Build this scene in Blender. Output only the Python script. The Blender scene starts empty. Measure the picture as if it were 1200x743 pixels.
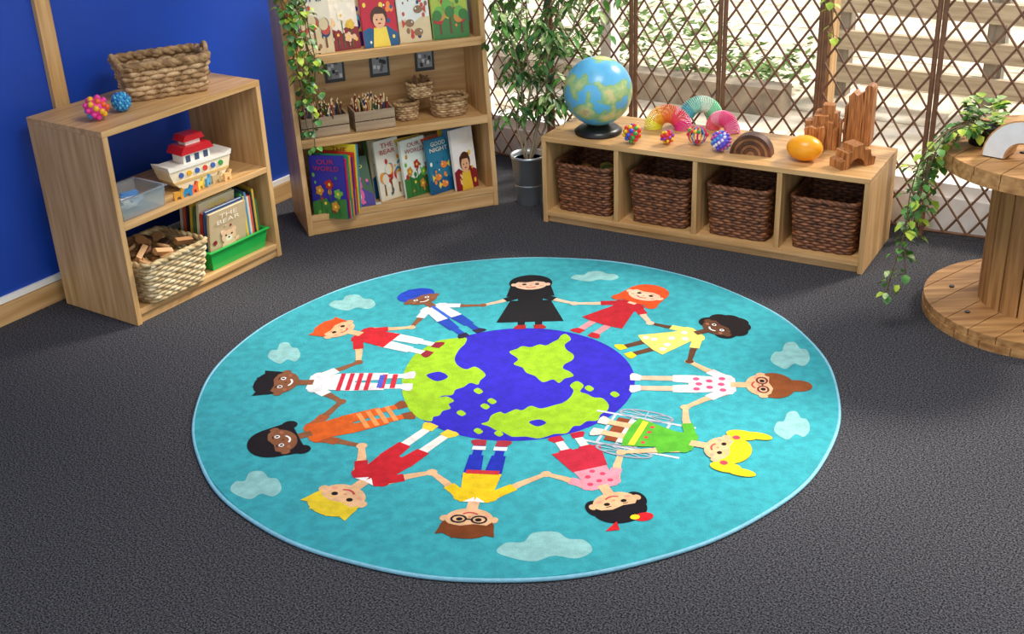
import bpy, random
from math import *
from mathutils import Matrix, Vector
random.seed(7)
scene=bpy.context.scene
# ---------------- camera model (calibrated from the photograph) ----------------
FPX=1418.6; PITCH=.4487; ROLL=-.0436; CH=1.8478; CD=3.3534
fw=Vector((0,cos(PITCH),-sin(PITCH))); r0=Vector((1,0,0)); u0=r0.cross(fw)
RR=r0*cos(ROLL)+u0*sin(ROLL); UU=-r0*sin(ROLL)+u0*cos(ROLL)
CAM=Vector((0,-CD,CH))
def ray(px,py): return fw+RR*((px-600)/FPX)+UU*((371.5-py)/FPX)
def hz(px,py,z=0.0):
    d=ray(px,py); return CAM+d*((z-CAM.z)/d.z)
def hp(px,py,p,n):
    d=ray(px,py); return CAM+d*((p-CAM).dot(n)/d.dot(n))
cd=bpy.data.cameras.new('camera'); cam=bpy.data.objects.new('camera',cd); scene.collection.objects.link(cam)
cd.sensor_width=36; cd.lens=FPX/1200*36; cd.clip_start=.05
cam.matrix_world=Matrix(((RR.x,UU.x,-fw.x,CAM.x),(RR.y,UU.y,-fw.y,CAM.y),(RR.z,UU.z,-fw.z,CAM.z),(0,0,0,1)))
scene.camera=cam
scene.view_settings.view_transform='Standard'
# ---------------- materials ----------------
def lin(h):
    h=h.lstrip('#'); c=[int(h[i:i+2],16)/255 for i in (0,2,4)]
    return tuple((x/12.92 if x<=.04045 else ((x+.055)/1.055)**2.4) for x in c)+(1,)
MC={}
def mat(name,h,rough=.6,var=0,scale=20,bump=0,bscale=200,h2=None,stretch=None,metal=0,spec=.5,trans=0,sheen=0,coord='Object',emit=0,detail=4,contrast=(.35,.65)):
    if name in MC: return MC[name]
    m=bpy.data.materials.new(name); m.use_nodes=True; nt=m.node_tree; b=nt.nodes['Principled BSDF']
    b.inputs['Base Color'].default_value=lin(h); b.inputs['Roughness'].default_value=rough
    b.inputs['Metallic'].default_value=metal; b.inputs['Specular IOR Level'].default_value=spec
    b.inputs['Transmission Weight'].default_value=trans
    b.inputs['Sheen Weight'].default_value=sheen
    tc=nt.nodes.new('ShaderNodeTexCoord'); mp=nt.nodes.new('ShaderNodeMapping'); nt.links.new(tc.outputs[coord],mp.inputs[0])
    if stretch: mp.inputs['Scale'].default_value=stretch
    if h2 or var:
        n=nt.nodes.new('ShaderNodeTexNoise'); n.inputs['Scale'].default_value=scale; n.inputs['Detail'].default_value=detail
        nt.links.new(mp.outputs[0],n.inputs['Vector'])
        cr=nt.nodes.new('ShaderNodeValToRGB'); nt.links.new(n.outputs['Fac'],cr.inputs[0])
        c=lin(h); c2=lin(h2) if h2 else tuple(max(0,x*(1-var)) for x in c[:3])+(1,)
        cr.color_ramp.elements[0].position=contrast[0]; cr.color_ramp.elements[1].position=contrast[1]
        cr.color_ramp.elements[0].color=c2; cr.color_ramp.elements[1].color=c
        nt.links.new(cr.outputs[0],b.inputs['Base Color'])
    if bump:
        n2=nt.nodes.new('ShaderNodeTexNoise'); n2.inputs['Scale'].default_value=bscale; n2.inputs['Detail'].default_value=2
        nt.links.new(mp.outputs[0],n2.inputs['Vector'])
        bp=nt.nodes.new('ShaderNodeBump'); bp.inputs['Strength'].default_value=bump; bp.inputs['Distance'].default_value=.004
        nt.links.new(n2.outputs['Fac'],bp.inputs['Height']); nt.links.new(bp.outputs[0],b.inputs['Normal'])
    MC[name]=m; return m
def wood(name,h,h2,axis,rough=.45,sc=9):
    st={'x':(.6,9,9),'y':(9,.6,9),'z':(9,9,.6)}[axis]
    return mat(name,h,rough,h2=h2,scale=sc*.55,stretch=st,bump=.08,bscale=30,detail=6,contrast=(.3,.7))
OAKX=wood('oak_x','#d8b07c','#b58850','x'); OAKZ=wood('oak_z','#dab380','#b0854c','z'); OAKY=wood('oak_y','#d4ad78','#b48850','y')
PINE=wood('pine_plank','#cc9c62','#8f6134','x',.6); PINEZ=wood('pine_stave','#c4935a','#855628','z',.6)
DWOOD=wood('carved_wood','#cf8c50','#6b3816','z',.45,34)
LWOOD=wood('light_block','#d2a36a','#a87743','x',.5)
CARP=mat('carpet_loop','#66666c',.95,h2='#1b1b1e',scale=210,bump=.6,bscale=260,spec=.06,detail=3,contrast=(.38,.70))
BLUE=mat('blue_board','#0a41ac',.5,var=.15,scale=2,bump=.05,bscale=300)
WHITE=mat('white_paint','#f2f1ec',.5,var=.04)
DARK=mat('black_plastic','#161616',.35,var=.1)
def plain(h,rough=.55): return mat('c_'+h.strip('#'),h,rough,var=.06,scale=30)
def rugm(h): return mat('pile_'+h.strip('#'),h,.95,var=.22,scale=34,bump=.6,bscale=330,spec=.1,sheen=.05,detail=8)
# ---------------- mesh builder ----------------
class MB:
    def __init__(s): s.v=[];s.f=[];s.mi=[];s.sm=[];s.mats=[];s.M=Matrix()
    def add(s,vs,fs,m,smooth=False):
        if m not in s.mats: s.mats.append(m)
        k=s.mats.index(m); o=len(s.v)
        s.v+=[tuple(s.M@Vector(v)) for v in vs]
        for f in fs: s.f.append([i+o for i in f]); s.mi.append(k); s.sm.append(smooth)
    def box(s,x0,x1,y0,y1,z0,z1,m):
        s.add([(x0,y0,z0),(x1,y0,z0),(x1,y1,z0),(x0,y1,z0),(x0,y0,z1),(x1,y0,z1),(x1,y1,z1),(x0,y1,z1)],
          [(0,3,2,1),(4,5,6,7),(0,1,5,4),(1,2,6,5),(2,3,7,6),(3,0,4,7)],m)
    def poly(s,pts,m): s.add(pts,[list(range(len(pts)))],m)
    def prism(s,pts,axis,a,b,m,smooth=False):
        def mk(p,t): return {'y':(p[0],t,p[1]),'x':(t,p[0],p[1]),'z':(p[0],p[1],t)}[axis]
        n=len(pts); vs=[mk(p,a) for p in pts]+[mk(p,b) for p in pts]
        fs=[list(range(n))[::-1],list(range(n,2*n))]
        s.add(vs,fs,m); s.add(vs,[(i,(i+1)%n,(i+1)%n+n,i+n) for i in range(n)],m,smooth)
    def tube(s,pts,r,m,closed=False,n=6,flat=1.0):
        P=[Vector(p) for p in pts]; N=len(P); vs=[]; fs=[]; prev=None
        for i,p in enumerate(P):
            t=(P[(i+1)%N]-P[i-1]) if closed else (P[min(i+1,N-1)]-P[max(i-1,0)])
            if t.length<1e-9: t=Vector((0,0,1))
            t.normalize()
            if prev is None:
                a=Vector((0,0,1)) if abs(t.z)<.9 else Vector((1,0,0)); x=a.cross(t).normalized()
            else:
                x=prev-t*prev.dot(t); x.normalize()
            prev=x; y=t.cross(x); rr=r[i] if isinstance(r,(list,tuple)) else r
            for k in range(n):
                a=2*pi*k/n; vs.append(p+x*rr*cos(a)+y*rr*flat*sin(a))
        for i in range(N if closed else N-1):
            j=(i+1)%N
            for k in range(n): fs.append((i*n+k,i*n+(k+1)%n,j*n+(k+1)%n,j*n+k))
        s.add(vs,fs,m,True)
        if not closed: s.add(vs,[list(range(n))[::-1],list(range((N-1)*n,N*n))],m)
    def lathe(s,prof,m,n=32,c=(0,0,0),smooth=True,caps=True):
        vs=[(c[0]+r*cos(2*pi*k/n),c[1]+r*sin(2*pi*k/n),c[2]+z) for r,z in prof for k in range(n)]
        fs=[(i*n+k,i*n+(k+1)%n,(i+1)*n+(k+1)%n,(i+1)*n+k) for i in range(len(prof)-1) for k in range(n)]
        s.add(vs,fs,m,smooth)
        if caps: s.add(vs,[list(range(n))[::-1],list(range((len(prof)-1)*n,len(prof)*n))],m)
    def sphere(s,c,r,m,sc=(1,1,1),n=16):
        h=n//2; prof=[(max(1e-4,sin(pi*i/h)),-cos(pi*i/h)) for i in range(h+1)]
        vs=[(c[0]+r*sc[0]*q*cos(2*pi*k/n),c[1]+r*sc[1]*q*sin(2*pi*k/n),c[2]+r*sc[2]*z) for q,z in prof for k in range(n)]
        s.add(vs,[(i*n+k,i*n+(k+1)%n,(i+1)*n+(k+1)%n,(i+1)*n+k) for i in range(h) for k in range(n)],m,True)
    def build(s,name,loc=(0,0,0),rz=0,bevel=0,parent=None,mw=None):
        me=bpy.data.meshes.new(name); me.from_pydata(s.v,[],s.f)
        for m in s.mats: me.materials.append(m)
        me.polygons.foreach_set('material_index',s.mi); me.polygons.foreach_set('use_smooth',s.sm); me.update()
        o=bpy.data.objects.new(name,me); scene.collection.objects.link(o)
        o.location=loc; o.rotation_euler=(0,0,rz)
        if bevel:
            b=o.modifiers.new('bevel','BEVEL'); b.width=bevel; b.segments=2; b.limit_method='ANGLE'; b.angle_limit=radians(50)
        if parent: o.parent=parent
        return o
def T(x,y,z,rz=0,rx=0,ry=0): return Matrix.Translation((x,y,z))@Matrix.Rotation(rz,4,'Z')@Matrix.Rotation(rx,4,'X')@Matrix.Rotation(ry,4,'Y')
def frame(x,y,a): return Matrix.Translation((x,y,0))@Matrix.Rotation(a,4,'Z')
# ---------------- room ----------------
WA=-.6063; WF=frame(-.452,2.612,WA)   # x along window wall, y outward, blue wall is x=0
WFi=WF.inverted()
def room(mb,name,**k): return mb.build(name,(-.452,2.612,0),WA,**k)
m=MB(); m.box(0,5.6,-6.5,0,-.06,0,CARP); room(m,'floor')
m=MB(); m.box(-.1,0,-6.5,.12,.0,2.8,BLUE); room(m,'wall_left')
m=MB(); m.box(0,.018,-6.5,-.002,0,.075,OAKY); m.box(0,.012,-6.5,-.002,.078,.1,WHITE); room(m,'baseboard_gap_light_left')  # oak skirting; white strip above paints in light through the wall gap
pn=WF.to_3x3()@Vector((1,0,0)); p0=WF@Vector((0,0,0))
st=WFi@hp(57,60,p0,pn)
m=MB(); m.box(0,.02,st.y-.03,st.y+.03,.1,2.8,OAKZ); room(m,'trim_1')
m=MB(); m.box(0,5.6,0,.12,0,.14,WHITE); m.box(0,5.6,0,.12,2.35,2.8,WHITE); m.box(0,.42,0,.12,.14,2.35,WHITE); room(m,'wall_back')
m=MB(); m.box(-.1,5.6,-5.0,.12,2.8,2.86,WHITE); room(m,'ceiling')
mul=WFi@hp(966,60,WF@Vector((0,.02,0)),WF.to_3x3()@Vector((0,1,0)))
m=MB()
m.box(.42,5.6,.02,.10,.14,.19,WHITE); m.box(.42,5.6,.02,.10,2.3,2.35,WHITE)
for i,x in enumerate((mul.x-2.0,mul.x-1.0,mul.x,mul.x+1.1,mul.x+2.2)):
    if x>.4: m.box(x-.026,x+.026,.02,.10,.19,2.3,OAKZ if i==2 else WHITE)
room(m,'window_1')
# outside
GR=mat('patio_ground','#e8e0d2',.9,h2='#cfc3b0',scale=2.5,bump=.3,bscale=60,detail=8)
m=MB(); m.box(-6,14,.12,14,-.1,-.04,GR); room(m,'ground_outside')
m=MB(); SL_=mat('paving_slab','#e6dccb',.9,h2='#b9ab94',scale=7,detail=8,bump=.3,bscale=80)
for i in range(16):
    for j in range(9):
        x=-1.5+i*.62; y=.2+j*.62; m.box(x,x+.6,y,y+.6,-.04,-.03+.002*random.random(),SL_)
room(m,'paving_slabs')
HED=mat('hedge_leaf','#8aa860',.8,h2='#4c6a2e',scale=14,detail=6)
WPALE=wood('weathered_wood','#c8b79a','#948066','x',.7); WGREY=wood('grey_timber','#9d9282','#6f6558','z',.8)
m=MB()
for z in (.06,.24,.44): m.box(1.5,9,1.75,1.79,z,z+.10,WPALE)
for i in range(10): m.box(1.52+i*.8,1.61+i*.8,1.79,1.87,-.03,.95,WGREY)
room(m,'garden_fence')
m=MB()
for k in range(3): m.box(2.75,4.15,1.0+k*.11,1.1+k*.11,.40,.44,WPALE)
for x in (2.95,3.9):
    m.box(x,x+.07,1.02,1.08,-.03,.40,WGREY); m.box(x,x+.07,1.23,1.29,-.03,.40,WGREY); m.box(x,x+.07,1.05,1.25,.16,.22,WGREY)
room(m,'garden_bench')
m=MB(); BRK=mat('sleeper_edge','#a59682',.9,h2='#75695a',scale=8)
m.box(-2.5,1.45,1.25,1.4,-.04,.12,BRK)
for i in range(2600):
    x=random.uniform(-2.2,1.4); c=Vector((x,random.uniform(1.4,1.9),random.uniform(.0,.12+.38*abs(sin(x*2.3+.4)))))
    b_=random.uniform(0,6.28); r=random.uniform(.02,.045); d=Vector((cos(b_),sin(b_),random.uniform(-.6,.6)))*r; e=Vector((-sin(b_),cos(b_),random.uniform(-.5,.5)))*r*.5
    m.poly([c-d,c-e,c+d,c+e],HED)
room(m,'garden_flower_bed')
# ---------------- lattice screens ----------------
LAT=mat('willow_brown','#7a563e',.6,var=.35,scale=30)
def lattice(mb,w,h,dx=.086,dz=.122,z0=.03):
    s=dz/dx
    for sg in (1,-1):
        k=-int(h/dz)-2
        while k*dx<w+h/s+dx:
            if sg>0:
                x_0=k*dx; z_at=lambda x:(x-x_0)*s
                lo=max(0,z_at(0)); hi=min(h,z_at(w)); f=lambda z:x_0+z/s
            else:
                x_0=k*dx; z_at=lambda x:(x_0-x)*s
                lo=max(0,z_at(w)); hi=min(h,z_at(0)); f=lambda z:x_0-z/s
            if hi-lo>.02:
                mb.tube([(f(lo),.005*sg,z0+lo),(f(hi),.005*sg,z0+hi)],.0048,LAT,n=4)
            k+=1
    for x in (0,w): mb.tube([(x,0,.0),(x,0,z0+h+.02)],.0098,LAT,n=8)
    for z in (z0,z0+h): mb.tube([(0,0,z),(w,0,z)],.006,LAT,n=6)
xs=[(WFi@hp(px,80,WF@Vector((0,-.09,0)),WF.to_3x3()@Vector((0,1,0)))).x for px in (560,645,737,846,958,1098,1240)]
xs=xs+[xs[-1]+.45,xs[-1]+.9]
m=MB()
for i in range(len(xs)-1):
    ya,yb=(-.05,-.095) if i%2==0 else (-.095,-.05)
    w=xs[i+1]-xs[i]-.022; a=atan2(yb-ya,w); m.M=T(xs[i]+.011,ya,0,a); lattice(m,hypot(w,yb-ya),1.3)
m.M=Matrix(); room(m,'lattice_screen')
# ---------------- baskets ----------------
def rrect(w,d,rc,n):
    pts=[]
    hw,hd=w/2,d/2; per=2*(w-2*rc)+2*(d-2*rc)+2*pi*rc
    for i in range(n):
        t=per*i/n
        L=[('l',(-hw+rc,-hd),(1,0),w-2*rc),('c',(hw-rc,-hd+rc),-pi/2,pi*rc/2),('l',(hw,-hd+rc),(0,1),d-2*rc),('c',(hw-rc,hd-rc),0,pi*rc/2),
           ('l',(hw-rc,hd),(-1,0),w-2*rc),('c',(-hw+rc,hd-rc),pi/2,pi*rc/2),('l',(-hw,hd-rc),(0,-1),d-2*rc),('c',(-hw+rc,-hd+rc),pi,pi*rc/2)]
        for k,o,q,l in L:
            if t<=l:
                if k=='l':
                    p=Vector((o[0]+q[0]*t,o[1]+q[1]*t)); nn=Vector((q[1],-q[0]))
                else:
                    a=q+t/rc; nn=Vector((cos(a),sin(a))); p=Vector(o)+nn*rc
                pts.append((p,nn)); break
            t-=l
        else: pts.append(pts[-1])
    return pts
def basket(mb,w,d,h,m1,m2,rows=12,stakes=44,taper=.9,rc=.03,amp=.004,rr=None,inner=None,rim=1.25):
    rr=rr or h/rows/2*1.05
    n=stakes*2
    def at(f,off,i):
        s=taper+(1-taper)*f
        p,nn=rrc[i]; return Vector((p.x*s+nn.x*off,p.y*s+nn.y*off,0))
    rrc=rrect(w-2*rr,d-2*rr,rc,n)
    for k in range(rows):
        f=(k+.5)/rows; z=f*h
        pts=[]
        for i in range(n):
            ph=(i//2+k)%2*2-1
            q=at(f,amp*ph*(1 if i%2==0 else .0),i); q.z=z; pts.append(q)
        mb.tube(pts,rr,m1 if k%3 else m2,closed=True,n=6)
    for i in range(0,n,2):
        a=at(0,0,i);a.z=.002;b=at(1,0,i);b.z=h; mb.tube([a,b],rr*.55,m2,n=4)
    for ph in (0,pi):
        pts=[]
        for i in range(n):
            q=at(1,sin(i*1.3+ph)*rr*.7,i); q.z=h+cos(i*1.3+ph)*rr*.6; pts.append(q)
        mb.tube(pts,rr*rim,m2,closed=True,n=6)
    I=inner or m2; vs=[];
    for i in range(n):
        a=at(0,-rr*.5,i);a.z=.004;vs.append(a)
    for i in range(n):
        a=at(1,-rr*.5,i);a.z=h;vs.append(a)
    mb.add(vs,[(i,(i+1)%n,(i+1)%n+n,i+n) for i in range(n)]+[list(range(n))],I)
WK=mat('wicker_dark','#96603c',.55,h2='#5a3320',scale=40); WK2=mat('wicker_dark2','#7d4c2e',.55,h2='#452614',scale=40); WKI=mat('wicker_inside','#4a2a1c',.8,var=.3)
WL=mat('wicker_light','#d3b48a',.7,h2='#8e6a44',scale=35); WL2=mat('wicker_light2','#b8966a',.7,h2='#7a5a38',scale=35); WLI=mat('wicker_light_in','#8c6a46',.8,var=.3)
WC=mat('wicker_cream','#e2d0ac',.7,h2='#b39a6e',scale=35); WC2=mat('wicker_cream2','#cdb88c',.7,h2='#9c8054',scale=35)
# ---------------- low bench unit ----------------
BX,BY,BA,BL,BW,BH=.1496,1.3943,-.5361,1.334,.3906,.3698
BF=frame(BX,BY,BA); BFi=BF.inverted()
m=MB(); t=.02
m.box(0,BL,0,BW,BH-t,BH,OAKX); m.box(t,BL-t,.0,BW-.01,.03,.05,OAKX); m.box(t,BL-t,.015,.033,0,.03,OAKX)
m.box(0,t,0,BW,0,BH-t,OAKZ); m.box(BL-t,BL,0,BW,0,BH-t,OAKZ)
for i in (1,2,3):
    x=BL*i/4; m.box(x-t/2,x+t/2,.002,BW-.01,.05,BH-t,OAKZ)
m.box(t,BL-t,BW-.01,BW-.002,.0,BH-t,OAKX)
m.build('low_storage_bench',(BX,BY,0),BA,bevel=.0015)
for i in range(4):
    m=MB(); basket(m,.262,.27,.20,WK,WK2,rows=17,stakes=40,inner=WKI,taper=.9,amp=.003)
    if i==0:
        for j in range(14): m.sphere((random.uniform(-.08,.08),random.uniform(-.08,.08),random.uniform(.1,.17)),.028,random.choice([plain('#d9c06a'),plain('#c9b9a0'),plain('#7d9a4a'),plain('#b9804a')]),sc=(1,.8,.6),n=10)
    else:
        for j in range(6): m.sphere((random.uniform(-.07,.07),random.uniform(-.08,.08),random.uniform(.05,.09)),.035,random.choice([plain('#6a4a35'),plain('#8b3f36'),plain('#54402f')]),sc=(1,.8,.6),n=10)
    p=BF@Vector((BL*(i+.5)/4+ (.004 if i<2 else -.002),.155,.0505)); m.build('wicker_basket',p,BA)
# ---------------- left shelf unit ----------------
SX,SY,SA,SL,SW,SH=-1.3313,.5433,.9646,.7378,.397,.7142
SF=frame(SX,SY,SA); SFi=SF.inverted()
m=MB(); t=.022
m.box(0,SL,0,SW,SH-t,SH,OAKX); m.box(0,t,0,SW,0,SH-t,OAKZ); m.box(SL-t,SL,0,SW,0,SH-t,OAKZ)
m.box(t,SL-t,.0,SW,.035,.057,OAKX); m.box(t,SL-t,.01,.028,0,.035,OAKX); m.box(t,SL-t,.0,SW,.355,.377,OAKX)
m.build('shelf_unit',(SX,SY,0),SA,bevel=.0015)
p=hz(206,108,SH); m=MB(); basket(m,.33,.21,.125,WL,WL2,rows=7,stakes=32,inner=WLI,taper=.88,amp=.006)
for sx in (-1,1):
    pts=[(sx*(.158+.01*sin(pi*q/10)),-.045+.09*q/10,.12+.035*sin(pi*q/10)) for q in range(11)]
    m.tube(pts,.009,WL2,n=6)
pc=SF@Vector(((SFi@p).x-.01,.205,0)); m.build('wicker_basket',(pc.x,pc.y,SH+.001),SA-.5)
def knob_ball(name,px,py,z,r,cols,bumps=40,kr=.28,base=None):
    q=hz(px,py,z+r); m=MB(); ext=r*(.82+kr*.62); m.sphere((0,0,ext),r*.8,plain(base or cols[0]),n=20)
    g=(1+5**.5)/2
    for i in range(bumps):
        zz=1-2*(i+.5)/bumps; a=2*pi*i/g; rr_=sqrt(1-zz*zz)
        m.sphere((r*.82*rr_*cos(a),r*.82*rr_*sin(a),ext+r*.82*zz),r*kr*.62,plain(cols[i%len(cols)],.35),n=8)
    m.build(name,(q.x,q.y,z+.0005))
knob_ball('sensory_ball',113,127,SH,.042,['#e83a9a','#e8b020','#3a8ad8','#e8602a','#e83a9a'],26,.42)
knob_ball('sensory_ball',142,119,SH,.036,['#3a9ad0','#2a7ac0','#55b8e0'],70)
CREAM=plain('#f2e6c6',.4); RED=plain('#cc1e28',.35); WHT=plain('#f6f2e8',.4)
q=hz(231,213,.377); ql=SFi@q
m=MB()
hull=[(-.14,.098),(-.138,.07),(-.125,.035),(-.10,.01),(-.075,.0),(.075,.0),(.10,.01),(.125,.035),(.138,.07),(.14,.098),(.115,.082),(-.115,.082)]
m.prism(hull,'y',-.047,.047,CREAM)
m.prism([(-.145,.1),(-.14,.08),(.14,.08),(.145,.1),(.112,.09),(-.112,.09)],'y',-.052,.052,WHT)
m.prism([(-.12,.028),(-.128,.038),(.128,.038),(.12,.028)],'y',-.049,.049,plain('#d8b878'))
for i,c in enumerate(['#3a62b0','#e8b020','#3a62b0','#d8402a','#3a62b0','#3a9a4a']):
    m.M=T(-.09+i*.036,-.047,.058,0,pi/2); m.lathe([(.010,-.003),(.010,.005)],plain(c),n=16); m.M=Matrix()
m.box(-.06,.06,-.034,.034,.085,.128,WHT)
m.prism([(-.075,.125),(.075,.125),(.058,.152),(-.058,.152)],'y',-.044,.044,RED)
m.box(-.033,.033,-.022,.022,.15,.17,WHT); m.prism([(-.048,.168),(.048,.168),(.036,.19),(-.036,.19)],'y',-.032,.032,RED)
for x in (-.04,0,.04): m.box(x-.01,x+.01,-.037,-.033,.093,.118,plain('#3a4a6a'))
q=SF@Vector((ql.x,.125,0)); m.build('toy_ark',(q.x,q.y,.3775),SA-.1,bevel=.002)
m=MB()
for i,c in enumerate(['#e0a030','#2a8ac0','#d8603a','#e8c850','#59a0c8','#c8b080','#e8b87a']):
    x=-.12+i*.04
    m.M=T(x,random.uniform(-.01,.01),0,random.uniform(-.5,.5))
    m.prism([(-.018,0),(-.008,0),(-.006,.012),(.006,.012),(.008,0),(.018,0),(.018,.022),(.026,.034),(.016,.04),(.008,.028),(-.018,.03)],'y',-.005,.005,plain(c))
m.M=Matrix(); q=SF@Vector((ql.x-.05,.035,.0)); m.build('toy_animals',(q.x,q.y,.3775),SA)
CLR=mat('clear_plastic','#e6ecf0',.12,trans=.8)
q=SF@Vector((.135,.1,0)); m=MB()
def tray(mb,w,d,h,m1,t=.003,lip=.008):
    a=[(-w/2*.92,-d/2*.92),(w/2*.92,-d/2*.92),(w/2*.92,d/2*.92),(-w/2*.92,d/2*.92)]; b=[(x/.92,y/.92) for x,y in a]
    c=[(x*(1+lip/w*2),y*(1+lip/d*2)) for x,y in b]; ai=[(x*.97,y*.97) for x,y in a]; bi=[(x*.97,y*.97) for x,y in b]
    vs=[(x,y,0) for x,y in a]+[(x,y,h) for x,y in b]+[(x,y,h) for x,y in c]+[(x,y,h+t) for x,y in c]+[(x,y,h+t) for x,y in bi]+[(x,y,t) for x,y in ai]
    fs=[(3,2,1,0)]
    for l in range(5):
        for i in range(4): fs.append((l*4+i,l*4+(i+1)%4,l*4+4+(i+1)%4,l*4+4+i))
    fs.append((20,21,22,23)); mb.add(vs,fs,m1)
tray(m,.2,.16,.075,CLR)
for i in range(14): m.M=T(random.uniform(-.06,.06),random.uniform(-.04,.04),.01+.003*i,random.uniform(0,3)); m.box(-.03,.03,-.012,.012,0,.01,random.choice([plain('#c8d4e8'),plain('#f0ece4'),plain('#5a90d0')]))
m.M=Matrix(); m.build('plastic_tub',(q.x,q.y,.3775),SA)
q=SF@Vector((.2,.10,0)); m=MB(); basket(m,.31,.28,.155,WC,WC2,rows=12,stakes=40,inner=WC2,taper=.84)
for i in range(26):
    m.M=T(random.uniform(-.1,.1),random.uniform(-.09,.09),random.uniform(.11,.165),random.uniform(0,3),random.uniform(-.6,.6),random.uniform(-.4,.4))
    c=random.choice([plain('#7a5236'),plain('#c89a68'),plain('#4a3226'),plain('#a9794b')])
    if i%3==0: m.box(-.035,.035,-.01,.01,-.01,.01,c)
    else: m.lathe([(.024,0),(.026,.002),(.026,.01),(.024,.012)],c,n=16)
m.M=Matrix(); m.build('wicker_basket',(q.x,q.y,.0575),SA)
# ---- books ----
PAGE=mat('paper_pages','#efe9da',.8,var=.1,scale=80)
TXT={}
def text_geo(s_):
    if s_ in TXT: return TXT[s_]
    cu=bpy.data.curves.new('t','FONT'); cu.body=s_; cu.align_x='CENTER'; cu.resolution_u=2; ob=bpy.data.objects.new('t',cu); scene.collection.objects.link(ob)
    dg=bpy.context.evaluated_depsgraph_get(); me=ob.evaluated_get(dg).to_mesh()
    g=([(v.co.x,v.co.y) for v in me.vertices],[list(p.vertices) for p in me.polygons])
    bpy.data.objects.remove(ob); bpy.data.curves.remove(cu)
    if g[0]:
        x0=min(v[0] for v in g[0]);x1=max(v[0] for v in g[0]);y0=min(v[1] for v in g[0]);y1=max(v[1] for v in g[0])
        g=([((x-x0)/(x1-x0),(y-y0)/(y1-y0)) for x,y in g[0]],g[1])
    TXT[s_]=g; return g
TITLES=[('BE','KIND'),('THE','BEAR'),('LITTLE','FOX'),('ABC','BOOK'),('OUR','WORLD'),('THE BIG','TREE'),('SEA','LIFE'),('GOOD','NIGHT'),('MY','FRIEND'),('ANIMAL','TALES'),('THE','GARDEN'),('OWL','MOON')]
BK=[0]
def cover(mb,w,h,base,pal,style,y=-.0008):
    BK[0]+=1; R=random.Random(style*31+BK[0]*7)
    lv=[y]
    def nxt(): lv[0]-=.00012; return lv[0]
    def el(cx,cz,rx,rz,c,a0=0,a1=2*pi):
        yy=nxt(); mb.poly([(cx+rx*cos(a0+(a1-a0)*i/18),yy,cz+rz*sin(a0+(a1-a0)*i/18)) for i in range(18)],plain(c,.35))
    def pg(pts,c): yy=nxt(); mb.poly([(a*w,yy,b_*h) for a,b_ in pts],plain(c,.35))
    hh=R.uniform(.18,.36)
    pg([(0,0),(1,0),(1,hh+R.uniform(-.08,.1)),(.7,hh+.06),(.45,hh-.03),(.2,hh+.05),(0,hh)],pal[0])
    for j in range(16):
        cx=R.uniform(.08,.92);cz=R.uniform(.08,.72); s_=R.uniform(.02,.06); el(cx*w,cz*h,s_*w,s_*h*.8,pal[R.randrange(4)])
    k=style%5
    if k==0:
        el(w*.5,h*.26,w*.22,h*.17,pal[2]); el(w*.36,h*.57,w*.07,h*.05,pal[2]); el(w*.64,h*.57,w*.07,h*.05,pal[2]); el(w*.5,h*.48,w*.2,h*.12,pal[2]); el(w*.5,h*.44,w*.09,h*.05,'#f6ead0'); el(w*.5,h*.455,w*.03,h*.015,'#15110f')
        for s_ in (-1,1): el(w*(.5+.08*s_),h*.51,w*.025,h*.017,'#15110f'); el(w*(.5+.14*s_),h*.12,w*.07,h*.04,pal[2])
        el(w*.5,h*.24,w*.12,h*.1,'#f0dfc0')
    elif k==1:
        for cx,cz in ((.25,.45),(.55,.55),(.78,.4),(.4,.25),(.68,.2)):
            pg([(cx-.012,.03),(cx+.012,.03),(cx+.012,cz),(cx-.012,cz)],'#2f6a3a')
            for a in range(5): el((cx+.07*cos(a*1.257))*w,(cz+.05*sin(a*1.257))*h,w*.05,h*.035,pal[(int(cx*10))%4])
            el(cx*w,cz*h,w*.035,h*.025,'#f0d040')
    elif k==2:
        for cx,s_ in ((.22,.9),(.5,1.15),(.8,.85)):
            pg([(cx-.03,.08),(cx+.03,.08),(cx+.02,.4),(cx-.02,.4)],'#6a4426')
            for j in range(4): el((cx+R.uniform(-.08,.08))*w,(.42*s_+R.uniform(-.05,.08))*h,w*.13,h*.09,pal[(j+1)%4])
    elif k==3:
        pg([(.25,0),(.75,0),(.68,.3),(.32,.3)],pal[3]); el(w*.5,h*.46,w*.24,h*.16,'#4a2a1c'); el(w*.5,h*.41,w*.18,h*.13,'#e8b48a'); el(w*.5,h*.5,w*.2,h*.07,'#4a2a1c',0,pi)
        for s_ in (-1,1): el(w*(.5+.07*s_),h*.42,w*.022,h*.014,'#15110f')
        el(w*.5,h*.36,w*.05,h*.012,'#b03030')
    else:
        for cx,cz,s_ in ((.35,.3,1),(.65,.5,-1),(.6,.15,1)):
            el(cx*w,cz*h,w*.14,h*.06,pal[2]); pg([(cx-.12*s_,cz),(cx-.24*s_,cz+.07),(cx-.24*s_,cz-.07)],pal[3]); el((cx+.07*s_)*w,(cz+.015)*h,w*.02,h*.013,'#ffffff')
    tt=TITLES[BK[0]%len(TITLES)]
    for j,s_ in enumerate(tt):
        vs,fs=text_geo(s_); yy=nxt(); tw=min(.84,.13*len(s_)+.1)*w; th=h*.075; x0=(w-tw)/2; z0=h*(.87-j*.105)
        mb.add([(x0+vx*tw,yy,z0+vy*th) for vx,vy in vs],fs,plain(pal[1],.35))
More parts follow.
